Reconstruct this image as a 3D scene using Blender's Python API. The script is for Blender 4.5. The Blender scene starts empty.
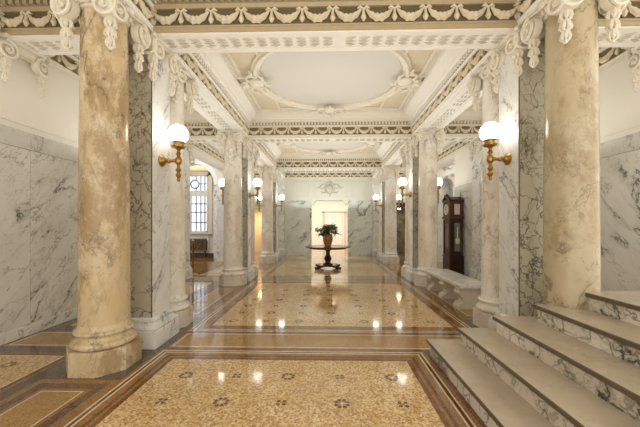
import bpy, math, random
from mathutils import Vector, Matrix, noise
PI = math.pi
R = math.radians
random.seed(7)
scene = bpy.context.scene
COL = scene.collection

# ------------------------------------------------------------------ materials
class NT:
    def __init__(s, name):
        s.m = bpy.data.materials.new(name); s.m.use_nodes = True
        s.n = s.m.node_tree.nodes; s.l = s.m.node_tree.links
        s.b = s.n['Principled BSDF']
    def node(s, t, **kw):
        n = s.n.new(t)
        for k, v in kw.items(): setattr(n, k, v)
        return n
    def link(s, a, b): s.l.new(a, b)
    def coords(s, scale=(1, 1, 1), rnd=True, kind='Object', rot=(0, 0, 0)):
        tc = s.node('ShaderNodeTexCoord'); mp = s.node('ShaderNodeMapping')
        mp.inputs['Scale'].default_value = scale
        if any(rot):
            m0 = s.node('ShaderNodeMapping'); m0.inputs['Rotation'].default_value = rot
            s.link(tc.outputs[kind], m0.inputs['Vector']); s.link(m0.outputs[0], mp.inputs['Vector'])
        else: s.link(tc.outputs[kind], mp.inputs['Vector'])
        if rnd:
            oi = s.node('ShaderNodeObjectInfo'); mu = s.node('ShaderNodeVectorMath', operation='SCALE')
            co = s.node('ShaderNodeCombineXYZ'); mu.inputs['Scale'].default_value = 37.0
            s.link(oi.outputs['Random'], co.inputs[0]); s.link(oi.outputs['Random'], co.inputs[2])
            s.link(co.outputs[0], mu.inputs[0]); s.link(mu.outputs[0], mp.inputs['Location'])
        return mp.outputs[0]
    def noise(s, vec, scale, detail=4, rough=.55, dist=0.0):
        n = s.node('ShaderNodeTexNoise'); n.inputs['Scale'].default_value = scale
        n.inputs['Detail'].default_value = detail; n.inputs['Roughness'].default_value = rough
        n.inputs['Distortion'].default_value = dist
        s.link(vec, n.inputs['Vector']); return n.outputs['Fac']
    def math(s, op, a, b=None, c=None, clamp=False):
        n = s.node('ShaderNodeMath', operation=op); n.use_clamp = clamp
        for i, v in enumerate((a, b, c)):
            if v is None: continue
            if isinstance(v, (int, float)): n.inputs[i].default_value = v
            else: s.link(v, n.inputs[i])
        return n.outputs[0]
    def ramp(s, v, a, b, o0=0.0, o1=1.0):
        n = s.node('ShaderNodeMapRange'); n.interpolation_type = 'SMOOTHSTEP'
        n.inputs['From Min'].default_value = a; n.inputs['From Max'].default_value = b
        n.inputs['To Min'].default_value = o0; n.inputs['To Max'].default_value = o1
        s.link(v, n.inputs['Value']); return n.outputs[0]
    def mix(s, f, a, b, mode='MIX'):
        n = s.node('ShaderNodeMix', data_type='RGBA', blend_type=mode)
        for i, v in ((0, f), (6, a), (7, b)):
            if isinstance(v, (int, float)): n.inputs[i].default_value = v
            elif isinstance(v, tuple): n.inputs[i].default_value = (*v, 1)
            else: s.link(v, n.inputs[i])
        return n.outputs[2]
    def vein(s, vec, scale, width, dist=.6, detail=5):
        nz = s.noise(vec, scale, detail, .6, dist)
        a = s.math('ABSOLUTE', s.math('SUBTRACT', nz, .5))
        return s.ramp(a, 0.0, width, 1.0, 0.0)

def plain(name, col, rough=.6, metal=0.0, var=.06, vs=6, bump=0.0, emis=None, es=0):
    t = NT(name); v = t.coords(rnd=False)
    f = t.noise(v, vs, 3)
    c2 = tuple(max(0, c * (1 - 2 * var)) for c in col)
    t.link(t.mix(f, c2, col), t.b.inputs['Base Color'])
    t.b.inputs['Roughness'].default_value = rough; t.b.inputs['Metallic'].default_value = metal
    if bump:
        b = t.node('ShaderNodeBump'); b.inputs['Strength'].default_value = bump; b.inputs['Distance'].default_value = .01
        t.link(t.noise(v, vs * 8, 4), b.inputs['Height']); t.link(b.outputs[0], t.b.inputs['Normal'])
    if emis:
        t.b.inputs['Emission Color'].default_value = (*emis, 1); t.b.inputs['Emission Strength'].default_value = es
    return t.m

def marble(name, base, tint, vein, vscale=1.2, fine=.5, bold=.6, tintamt=.6, rough=.25, stretch=(1, 1, .6), blot=None, blotamt=0.0, net=0.0, rot=(0, 0, 0), dist=.35):
    t = NT(name); v = t.coords(stretch, rot=rot)
    cloud = t.noise(v, vscale * .9, 5, .6)
    c = t.mix(t.math('MULTIPLY', t.ramp(cloud, .35, .68), tintamt), base, tint)
    if blot:
        c = t.mix(t.math('MULTIPLY', t.ramp(t.noise(v, 1.8, 8, .72, .2), .47, .60), blotamt), c, blot)
    mask = t.ramp(t.noise(v, vscale * 1.1, 3), .40, .62)
    f1 = t.math('MULTIPLY', t.math('MULTIPLY', t.vein(v, vscale * 1.9, .016, dist, 6), mask), fine)
    c = t.mix(f1, c, vein)
    f3 = t.math('MULTIPLY', t.math('MULTIPLY', t.vein(v, vscale * 4.5, .022, dist, 4), t.ramp(cloud, .42, .6)), fine * .5)
    c = t.mix(f3, c, vein)
    if bold:
        m2 = t.ramp(t.noise(v, vscale * .75, 2), .46, .58)
        nz = t.noise(v, vscale * .62, 7, .62, dist)
        a = t.math('ABSOLUTE', t.math('SUBTRACT', nz, .5))
        c = t.mix(t.math('MULTIPLY', t.math('MULTIPLY', t.ramp(a, 0, .05, 1, 0), m2), bold * .35), c, vein)
        c = t.mix(t.math('MULTIPLY', t.math('MULTIPLY', t.ramp(a, 0, .014, 1, 0), m2), bold), c, tuple(x * .6 for x in vein))
    if net:
        vo = t.node('ShaderNodeTexVoronoi', feature='DISTANCE_TO_EDGE'); vo.inputs['Scale'].default_value = vscale * 4.0
        nz = t.node('ShaderNodeTexNoise'); nz.inputs['Scale'].default_value = vscale * 4; nz.inputs['Detail'].default_value = 5
        t.link(v, nz.inputs['Vector'])
        ad = t.node('ShaderNodeMixRGB'); ad.blend_type = 'LINEAR_LIGHT'; ad.inputs[0].default_value = .22
        t.link(v, ad.inputs[1]); t.link(nz.outputs['Color'], ad.inputs[2]); t.link(ad.outputs[0], vo.inputs['Vector'])
        fn = t.math('MULTIPLY', t.ramp(vo.outputs['Distance'], 0.0, .06, 1, 0), t.math('MULTIPLY', t.ramp(t.noise(v, vscale * 1.6, 3), .30, .52), net))
        c = t.mix(fn, c, vein)
    t.link(c, t.b.inputs['Base Color'])
    t.b.inputs['Roughness'].default_value = rough
    return t.m

M = {}
M['wall'] = marble('wall_marble', (.79, .785, .755), (.62, .60, .55), (.20, .185, .16), 1.2, .75, 1.0, .6, .22, (1, 1.7, .75), rot=(.75, 0, 0))
M['wall_far'] = marble('far_wall_marble', (.72, .76, .735), (.55, .60, .575), (.17, .20, .195), 1.0, .6, 1.0, .7, .16, (.9, 1, 2.0), rot=(0, .65, 0))
M['cap'] = marble('cap_band_marble', (.72, .71, .67), (.60, .60, .57), (.30, .29, .27), 1.6, .5, .5, .6, .25)
M['tan'] = marble('tan_marble', (.60, .465, .27), (.76, .69, .55), (.20, .15, .09), 2.0, .75, .6, .7, .22, (1, 1, .55), (.34, .22, .09), .8)
M['tan2'] = marble('honey_marble', (.50, .425, .285), (.62, .56, .42), (.22, .17, .11), 2.0, .7, .6, .7, .2, (1, 1, .7), (.38, .29, .16), .7)
M['col'] = marble('cream_marble', (.84, .825, .785), (.76, .69, .58), (.32, .28, .24), 2.2, .6, .45, .7, .25, (1, 1, .6), (.55, .44, .30), .4)
M['plinth'] = marble('plinth_marble', (.74, .69, .60), (.58, .53, .44), (.28, .24, .19), 3.0, .6, .7, .6, .25, blot=(.5, .42, .3), blotamt=.3)
M['pier_front'] = marble('pier_front_marble', (.50, .47, .37), (.40, .375, .29), (.07, .06, .045), 1.35, .8, .7, .6, .25, (1, 1, .8), net=.85)
M['pier_side'] = marble('pier_side_marble', (.79, .80, .80), (.62, .64, .65), (.22, .23, .24), 2.0, .75, .8, .6, .22, (1, 1.6, .7), rot=(.6, 0, 0))
M['riser'] = marble('riser_marble', (.80, .76, .68), (.62, .55, .44), (.09, .075, .065), 1.0, .8, 1.0, .7, .3, (1, 1, 1.2), net=.75, rot=(.5, 0, 0))
M['tread'] = marble('tread_marble', (.52, .46, .37), (.42, .36, .28), (.28, .24, .19), 2.0, .4, .2, .7, .22)
M['edge'] = plain('tread_edge_stone', (.13, .10, .065), .4)
M['bench'] = marble('bench_marble', (.72, .72, .70), (.60, .61, .60), (.35, .35, .34), 2.5, .5, .4, .7, .2)
M['benchleg'] = marble('bench_leg_marble', (.62, .56, .46), (.5, .45, .36), (.3, .27, .22), 3, .5, .4, .7, .35)
M['plaster'] = plain('cream_plaster', (.82, .80, .74), .7, var=.02, vs=2)
M['plasterwarm'] = plain('warm_plaster', (.70, .62, .49), .7, var=.03, vs=2)
M['farplaster'] = plain('grey_green_plaster', (.70, .70, .62), .7, var=.02, vs=2)
M['soffit'] = plain('soffit_plaster', (.88, .865, .82), .6, var=.03, vs=5, bump=.15)
M['mould'] = plain('moulding_plaster', (.80, .76, .66), .6, var=.06, vs=9, bump=.2)
M['gold'] = plain('tan_front_plaster', (.50, .41, .27), .55, var=.10, vs=14, bump=.2)  # browner moulding tone for the front faces of the nearest beams
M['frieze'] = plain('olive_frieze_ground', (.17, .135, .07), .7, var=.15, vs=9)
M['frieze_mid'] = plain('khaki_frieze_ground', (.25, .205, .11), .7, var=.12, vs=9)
M['swag'] = plain('garland_plaster', (.80, .72, .55), .6, var=.10, vs=30, bump=.3)
M['capital'] = plain('capital_plaster', (.82, .78, .68), .55, var=.06, vs=14, bump=.25)
M['ceil'] = plain('ceiling_plaster', (.70, .635, .49), .7, var=.03, vs=2)
M['ceilmid'] = plain('pale_ceiling_field', (.64, .625, .585), .75, var=.01, vs=1)
M['brass'] = plain('aged_brass', (.58, .37, .12), .28, 1.0, var=.2, vs=20)
M['brassdark'] = plain('dark_brass', (.33, .20, .07), .35, 1.0, var=.2, vs=20)
M['globe'] = plain('lit_opal_glass', (1, .98, .95), .3, emis=(1.0, .93, .82), es=6.5)
M['globew'] = M['globe']
M['wood'] = plain('dark_mahogany', (.055, .018, .012), .22, var=.3, vs=8)
M['woodred'] = plain('red_mahogany', (.14, .04, .025), .2, var=.3, vs=8)
M['tablewood'] = plain('table_wood', (.07, .028, .015), .2, var=.3, vs=8)
M['glass'] = plain('clock_glass', (.25, .24, .22), .05, var=.2)
M['dial'] = plain('clock_dial', (.75, .72, .62), .3, .3)
M['pot'] = plain('amber_glaze', (.50, .23, .05), .25, var=.25, vs=5)
M['soil'] = plain('potting_soil', (.06, .04, .025), .9)
M['leaf'] = plain('leaf_green', (.07, .10, .022), .45, var=.35, vs=4)
M['stem'] = plain('plant_stem', (.10, .12, .05), .6)
M['iron'] = plain('dark_grille', (.10, .085, .06), .5, .3)
M['winframe'] = plain('window_paint', (.72, .66, .55), .5)
M['muntin'] = plain('window_bar_paint', (.25, .27, .30), .5)
M['pane'] = plain('daylit_pane', (.8, .85, .9), .1, emis=(.80, .89, 1.0), es=.72)
M['doorpaint'] = plain('cream_door_paint', (.86, .80, .68), .5, var=.02)
M['lampglow'] = plain('ceiling_lamp_glass', (1, 1, .95), .3, emis=(1, .95, .85), es=3)
M['doorglow'] = plain('warm_room_lamp_glass', (1, .8, .5), .3, emis=(1, .72, .38), es=7)
M['dark'] = plain('dark_joint', (.14, .115, .08), .6)
M['velvet'] = plain('dark_base_stone', (.06, .045, .035), .35)
M['relief'] = plain('relief_plaster', (.66, .63, .54), .6, var=.15, vs=16, bump=.2)
M['dentilshade'] = plain('dentil_shade', (.34, .28, .18), .7, var=.1)  # shade of the dentil gaps put into a colour
M['glint'] = plain('white_reflection', (.9, .9, .87), .4, var=.01)

# floor materials -------------------------------------------------
def mosaic(name, cols, scale=60, rough=.10, grout=(.2, .13, .06), gw=.06, spec=.5):
    t = NT(name); v = t.coords(rnd=False)
    vo = t.node('ShaderNodeTexVoronoi'); vo.inputs['Scale'].default_value = scale; vo.inputs['Randomness'].default_value = .75
    t.link(v, vo.inputs['Vector'])
    wn = t.node('ShaderNodeTexWhiteNoise'); t.link(vo.outputs['Color'], wn.inputs['Vector'])
    cr = t.node('ShaderNodeValToRGB'); el = cr.color_ramp.elements; cr.color_ramp.interpolation = 'CONSTANT'
    el[0].position = 0; el[0].color = (*cols[0], 1); el[1].position = 1 / len(cols); el[1].color = (*cols[1], 1)
    for i in range(2, len(cols)):
        e = el.new(i / len(cols)); e.color = (*cols[i], 1)
    t.link(wn.outputs['Value'], cr.inputs[0])
    big = t.ramp(t.noise(v, 1.3, 4), .3, .7)
    c = t.mix(big, cr.outputs[0], t.mix(1.0, cr.outputs[0], (.86, .82, .74), 'MULTIPLY'))
    t.link(c, t.b.inputs['Base Color'])
    r = t.ramp(t.noise(v, 3.0, 4), .3, .7, rough * .7, rough * 1.5)
    t.link(r, t.b.inputs['Roughness'])
    t.b.inputs['Specular IOR Level'].default_value = spec
    t.b.inputs['Coat Weight'].default_value = .28; t.b.inputs['Coat Roughness'].default_value = .05; t.b.inputs['Coat IOR'].default_value = 1.55
    b = t.node('ShaderNodeBump'); b.inputs['Strength'].default_value = .10; b.inputs['Distance'].default_value = .002
    t.link(t.noise(v, 7, 3), b.inputs['Height']); t.link(b.outputs[0], t.b.inputs['Normal'])
    return t.m
F = {
 'field': mosaic('gold_terrazzo', [(.62, .42, .19), (.72, .54, .29), (.50, .31, .12), (.80, .66, .42), (.42, .24, .09), (.66, .47, .22)], 62, .09, spec=.7),
 'olive': mosaic('ochre_mosaic', [(.36, .21, .06), (.45, .28, .09), (.30, .17, .05), (.40, .24, .07)], 90, .09, spec=.6),
 'brown': mosaic('brown_mosaic', [(.13, .045, .014), (.18, .07, .022), (.10, .035, .013), (.21, .09, .03)], 90, .09, spec=.6),
 'orange': mosaic('rust_mosaic', [(.28, .14, .03), (.36, .19, .05), (.22, .10, .025), (.32, .16, .04)], 90, .09, spec=.6),
 'white': mosaic('white_tesserae', [(.78, .70, .58), (.68, .60, .48), (.84, .78, .68), (.72, .64, .5)], 80, .09, spec=.6),
 'grey': mosaic('slate_mosaic', [(.085, .068, .045), (.11, .09, .06), (.065, .05, .035), (.13, .105, .075)], 90, .09, spec=.6),
 'pink': mosaic('rose_mosaic', [(.42, .25, .17), (.50, .33, .23), (.34, .18, .12), (.46, .30, .20)], 90, .09, spec=.6),
}
FK = list(F)

# ------------------------------------------------------------------ mesh helper
class MB:
    def __init__(s): s.v = []; s.f = []; s.mi = []; s.sm = []
    def add(s, vs, fs, mi=0, smooth=False, mat=None):
        o = len(s.v)
        if mat is not None: vs = [mat @ Vector(p) for p in vs]
        s.v += [tuple(p) for p in vs]
        for f in fs: s.f.append([o + i for i in f]); s.mi.append(mi); s.sm.append(smooth)
        return s
    def box(s, x0, x1, y0, y1, z0, z1, mi=0, mat=None, bev=0.0):
        if bev:
            b = bev
            vs = []
            for (z, i) in ((z0, b), (z0 + b, 0), (z1 - b, 0), (z1, b)):
                vs += [(x0 + i, y0 + i, z), (x1 - i, y0 + i, z), (x1 - i, y1 - i, z), (x0 + i, y1 - i, z)]
            fs = [(3, 2, 1, 0), (12, 13, 14, 15)]
            for k in range(3):
                for j in range(4):
                    a = k * 4 + j; c = k * 4 + (j + 1) % 4
                    fs.append((a, c, c + 4, a + 4))
            return s.add(vs, fs, mi, False, mat)
        vs = [(x0, y0, z0), (x1, y0, z0), (x1, y1, z0), (x0, y1, z0), (x0, y0, z1), (x1, y0, z1), (x1, y1, z1), (x0, y1, z1)]
        return s.add(vs, [(3, 2, 1, 0), (4, 5, 6, 7), (0, 1, 5, 4), (1, 2, 6, 5), (2, 3, 7, 6), (3, 0, 4, 7)], mi, False, mat)
    def lathe(s, prof, seg=32, mi=0, mat=None, smooth=True, a0=0.0, caps=True):
        vs = []; fs = []
        for (r, z) in prof:
            for k in range(seg):
                a = a0 + 2 * PI * k / seg; vs.append((r * math.cos(a), r * math.sin(a), z))
        for i in range(len(prof) - 1):
            for k in range(seg):
                a = i * seg + k; b = i * seg + (k + 1) % seg
                fs.append((a, b, b + seg, a + seg))
        if caps:
            fs.append(tuple(range(seg))[::-1]); fs.append(tuple((len(prof) - 1) * seg + k for k in range(seg)))
        return s.add(vs, fs, mi, smooth, mat)
    def prism(s, poly, z0, z1, mi=0, mat=None, smooth=False):
        n = len(poly)
        vs = [(x, y, z0) for x, y in poly] + [(x, y, z1) for x, y in poly]
        fs = [tuple(range(n))[::-1], tuple(range(n, 2 * n))] + [(i, (i + 1) % n, n + (i + 1) % n, n + i) for i in range(n)]
        return s.add(vs, fs, mi, smooth, mat)
    def tube(s, pts, rad, seg=8, mi=0, mat=None, flat=1.0, closed=False):
        pts = [Vector(p) for p in pts]; n = len(pts)
        if not isinstance(rad, (list, tuple)): rad = [rad] * n
        vs = []; fs = []; up = None
        for i, p in enumerate(pts):
            if closed: d = pts[(i + 1) % n] - pts[i - 1]
            else: d = pts[min(i + 1, n - 1)] - pts[max(i - 1, 0)]
            d = d.normalized() if d.length > 1e-9 else Vector((0, 0, 1))
            if up is None: up = Vector((0, 0, 1)) if abs(d.z) < .9 else Vector((1, 0, 0))
            u = up - d * up.dot(d)
            if u.length < 1e-6: u = d.orthogonal()
            u.normalize(); w = d.cross(u); up = u
            for k in range(seg):
                a = 2 * PI * k / seg
                vs.append(p + (u * math.cos(a) + w * math.sin(a) * flat) * rad[i])
        rng = n if closed else n - 1
        for i in range(rng):
            for k in range(seg):
                a = i * seg + k; b = i * seg + (k + 1) % seg; j = ((i + 1) % n) * seg
                fs.append((a, b, j + (k + 1) % seg, j + k))
        if not closed:
            fs.append(tuple(range(seg))[::-1]); fs.append(tuple((n - 1) * seg + k for k in range(seg)))
        return s.add(vs, fs, mi, True, mat)
    def ball(s, c, r, seg=10, rings=6, mi=0, mat=None, sc=(1, 1, 1)):
        vs = [(c[0], c[1], c[2] - r * sc[2])]; fs = []
        for i in range(1, rings):
            t = PI * i / rings
            for k in range(seg):
                a = 2 * PI * k / seg
                vs.append((c[0] + r * sc[0] * math.sin(t) * math.cos(a), c[1] + r * sc[1] * math.sin(t) * math.sin(a), c[2] - r * sc[2] * math.cos(t)))
        vs.append((c[0], c[1], c[2] + r * sc[2])); top = len(vs) - 1
        for k in range(seg):
            fs.append((0, 1 + (k + 1) % seg, 1 + k)); fs.append((top, top - seg + k, top - seg + (k + 1) % seg))
        for i in range(rings - 2):
            for k in range(seg):
                a = 1 + i * seg + k; b = 1 + i * seg + (k + 1) % seg
                fs.append((a, b, b + seg, a + seg))
        return s.add(vs, fs, mi, True, mat)
    def sweep(s, prof, path, mi=0, closed=False, smooth=False, capends=True):
        """prof: (out, z) polyline closed; path: list of (pos, outdir) with pos at z=0"""
        n = len(prof); vs = []; fs = []
        for (p, o) in path:
            for (a, z) in prof: vs.append((p[0] + o[0] * a, p[1] + o[1] * a, z))
        m = len(path)
        for i in range(m if closed else m - 1):
            j = (i + 1) % m
            for k in range(n):
                q = (k + 1) % n
                fs.append((i * n + k, i * n + q, j * n + q, j * n + k))
        if not closed and capends:
            fs.append(tuple(range(n))); fs.append(tuple((m - 1) * n + k for k in range(n))[::-1])
        return s.add(vs, fs, mi, smooth)
    def build(s, name, mats, parent=None, sharp=35, loc=None):
        me = bpy.data.meshes.new(name)
        me.from_pydata(s.v, [], s.f)
        if not isinstance(mats, (list, tuple)): mats = [mats]
        for m in mats: me.materials.append(m)
        me.polygons.foreach_set('material_index', s.mi)
        me.polygons.foreach_set('use_smooth', s.sm)
        me.update()
        import bmesh
        bm = bmesh.new(); bm.from_mesh(me); bmesh.ops.recalc_face_normals(bm, faces=bm.faces); bm.to_mesh(me); bm.free()
        if any(s.sm): me.set_sharp_from_angle(angle=R(sharp))
        o = bpy.data.objects.new(name, me); COL.objects.link(o)
        if parent is not None: o.parent = parent
        if loc: o.location = loc
        return o

def empty(name, loc=(0, 0, 0), rz=0.0):
    o = bpy.data.objects.new(name, None); COL.objects.link(o); o.location = loc; o.rotation_euler = (0, 0, rz); o.empty_display_size = .1
    return o
def tag(o, label, cat, group=None):
    o['label'] = label; o['category'] = cat
    if group: o['group'] = group
    return o
def struct(o): o['kind'] = 'structure'; return o
def copy_tree(o, parent=None):
    c = o.copy(); COL.objects.link(c); c.parent = parent
    for ch in list(o.children): copy_tree(ch, c)
    return c
def retint(o, old, new):
    """give a thing (and parts) another marble without touching the shared meshes"""
    for c in [o] + list(o.children_recursive):
        if c.type == 'MESH':
            for s in c.material_slots:
                if s.material == old: s.link = 'OBJECT'; s.material = new

# ------------------------------------------------------------------ layout constants
H = 3.875            # underside of the beams
CEIL = 4.5
XC, XP0, XP1 = 2.485, 2.23, 2.75      # column axis, pier faces
XW = 4.15
GRP = [-0.585, 3.865, 8.315, 12.765]
ZF = 15.2
PD = .205            # half depth of piers and cross beams

# ------------------------------------------------------------------ floor
fl = MB()
def frame(x0, x1, y0, y1, bands, center):
    for w, m in bands:
        if x1 - x0 <= 2 * w or y1 - y0 <= 2 * w: break
        a = [(x0, y0, 0), (x1, y0, 0), (x1, y1, 0), (x0, y1, 0)]
        b = [(x0 + w, y0 + w, 0), (x1 - w, y0 + w, 0), (x1 - w, y1 - w, 0), (x0 + w, y1 - w, 0)]
        for i in range(4):
            j = (i + 1) % 4
            fl.add([a[i], a[j], b[j], b[i]], [(0, 1, 2, 3)], FK.index(m))
        x0 += w; x1 -= w; y0 += w; y1 -= w
    fl.add([(x0, y0, 0), (x1, y0, 0), (x1, y1, 0), (x0, y1, 0)], [(0, 1, 2, 3)], FK.index(center))
NB = [(.035, 'orange'), (.018, 'white'), (.03, 'brown'), (.018, 'white'), (.06, 'orange'), (.035, 'brown'), (.03, 'orange'), (.045, 'brown')]
XB = [(.045, 'brown'), (.03, 'pink'), (.016, 'white')]
SB = [(.07, 'orange'), (.04, 'grey'), (.05, 'brown'), (.04, 'orange'), (.012, 'white')]
AB = [(.10, 'grey'), (.04, 'brown'), (.02, 'orange'), (.06, 'brown'), (.02, 'white')]
ys = [-2.2] + [v for g in GRP[1:] for v in (g - .40 + 0.0, g + .36 + 0.0)]
# nave bays and the cross bands under the beams
def bay_y(i):    # field outer extents of bay i
    y0 = -2.2 if i == 0 else GRP[i] + .33
    y1 = GRP[i + 1] - .26 if i < 3 else ZF
    return y0, y1
for i in range(4):
    y0, y1 = bay_y(i)
    if i == 0:
        frame(-2.07, 1.08, y0, y1, NB, 'field'); frame(1.08, 2.07, y0, y1, [(.1, 'brown')], 'brown')
    else:
        frame(-2.07, 2.07, y0, y1, NB, 'field')
    for sx in (-1, 1):
        a, b = sorted((sx * 2.07, sx * 2.86))
        g0 = GRP[i] + .98 if i else y0; g1 = (GRP[i + 1] - 1.0) if i < 3 else ZF
        frame(a, b, g0, g1, SB, 'olive')
        if i: fl.add([(a, GRP[i] - 1.0, 0), (b, GRP[i] - 1.0, 0), (b, GRP[i] + .98, 0), (a, GRP[i] + .98, 0)], [(0, 1, 2, 3)], FK.index('grey'))
        a, b = sorted((sx * 2.86, sx * XW))
        frame(a, b, y0, y1, AB, 'field')
    if i < 3:
        c0, c1 = y1, GRP[i + 1] + .33
        frame(-2.07, 2.07, c0, c1, XB, 'olive')
        for sx in (-1, 1):
            a, b = sorted((sx * 2.86, sx * XW)); frame(a, b, c0, c1, XB, 'olive')
def petal(cx, cy, ang, r0, r1, w, mi, z):
    c, s = math.cos(ang), math.sin(ang); pts = []
    for t, ww in ((r0, 0), ((r0 * .6 + r1 * .4), w), (r0 * .2 + r1 * .8, w), (r1, 0), (r0 * .2 + r1 * .8, -w), ((r0 * .6 + r1 * .4), -w)):
        pts.append((cx + c * t - s * ww, cy + s * t + c * ww, z))
    fl.add(pts, [tuple(range(6))], mi)
def motif(cx, cy, kind):
    B = FK.index('brown')
    if kind:
        for k in range(8): petal(cx, cy, PI * k / 4 + PI / 8, .028, .072, .017, B, .0008)
        for k in range(6):
            a = PI * k / 3; fl.add([(cx + .014 * math.cos(a + q), cy + .014 * math.sin(a + q), .0008) for q in (0, PI / 3)] + [(cx, cy, .0008)], [(0, 1, 2)], FK.index('white'))
    else:
        for k in range(4): petal(cx, cy, PI * k / 2 + PI / 4, .012, .052, .017, B, .0008)
        fl.add([(cx - .008, cy, .0008), (cx, cy - .008, .0008), (cx + .008, cy, .0008), (cx, cy + .008, .0008)], [(0, 1, 2, 3)], B)
DX, DY = .513, .445
for k in range(-1, 4):
    for j in range(0, 8): motif(-.97 + DX * k, 2.975 - DY * j, (k + j) % 2)
for i in (1, 2, 3):
    y0, y1 = bay_y(i)
    y0 += .50; n = int((y1 - .45 - y0) / DY)
    for k in range(-3, 4):
        for j in range(n + 1): motif(DX * k, y0 + DY * j, (k + j) % 2)
for sx in (-1, 1):
    for i in range(4):
        y0, y1 = bay_y(i); n = int((y1 - y0 - .8) / DY)
        for j in range(n + 1): motif(sx * 3.5, y1 - .45 - DY * j, (j + 1) % 2)
# plain floor outside the arcade (wing behind the left arch, niche, hall beyond the far doorway)
O = FK.index('olive')
for (a, b, c, d, m) in ((-9.5, -XW, -2.2, 15.2, 'orange'), (XW, 9.5, -2.2, 15.2, 'olive'), (-5, 5, ZF, 21, 'olive')):
    fl.add([(a, c, 0), (b, c, 0), (b, d, 0), (a, d, 0)], [(0, 1, 2, 3)], FK.index(m))
fl.box(-9.5, 9.5, -2.2, 21, -.2, -.002, FK.index('grey'))
floor = struct(fl.build('floor', [F[k] for k in FK]))

# ------------------------------------------------------------------ capital pieces
def volute(bm, c, nrm, r=.115, th=.05, hand=1):
    """a spiral scroll: disc with its face along nrm (horizontal), centred c"""
    n = Vector(nrm).normalized(); u = Vector((0, 0, 1)).cross(n).normalized() * hand; w = Vector((0, 0, 1))
    mt = Matrix((( u.x, w.x, n.x, c[0]), (u.y, w.y, n.y, c[1]), (u.z, w.z, n.z, c[2]), (0, 0, 0, 1)))
    bm.lathe([(r * .84, -th), (r * .90, -th * .6), (r * .90, -.02), (r * .80, -.024), (.001, -.022)], 20, 0, mt, True)
    pts = []; rad = []
    N = 40
    for i in range(N + 1):
        t = i / N; a = PI * .5 + t * 2 * PI * 1.75; rr = r * .90 * (1 - t) ** .85 + .016
        pts.append((rr * math.cos(a), rr * math.sin(a), .0 + .012 * t)); rad.append(.021 * (1 - .45 * t))
    bm.tube(pts, rad, 6, 0, mt)
    bm.ball((0, 0, .006), .024, 8, 5, 0, mt)
def tassel(bm, c, L=.30, w=.05):
    """drop of husk leaves, one row over the next"""
    x, y, z = c
    n = 3
    for i in range(n):
        z0 = z - L * i / n; z1 = z0 - L / n * 1.12; s = 1 - .10 * i
        for k in range(6):
            a = k * PI / 3 + (i % 2) * PI / 6
            ca, sa = math.cos(a), math.sin(a)
            bm.tube([(x + ca * .012, y + sa * .012, z0), (x + ca * w * .55 * s, y + sa * w * .55 * s, z0 * .6 + z1 * .4), (x + ca * w * .72 * s, y + sa * w * .72 * s, z0 * .25 + z1 * .75), (x + ca * w * .45 * s, y + sa * w * .45 * s, z1)], [.012, .024 * s, .022 * s, .004], 5)
    bm.ball((x, y, z - L - .012), .024, 6, 5)

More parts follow.
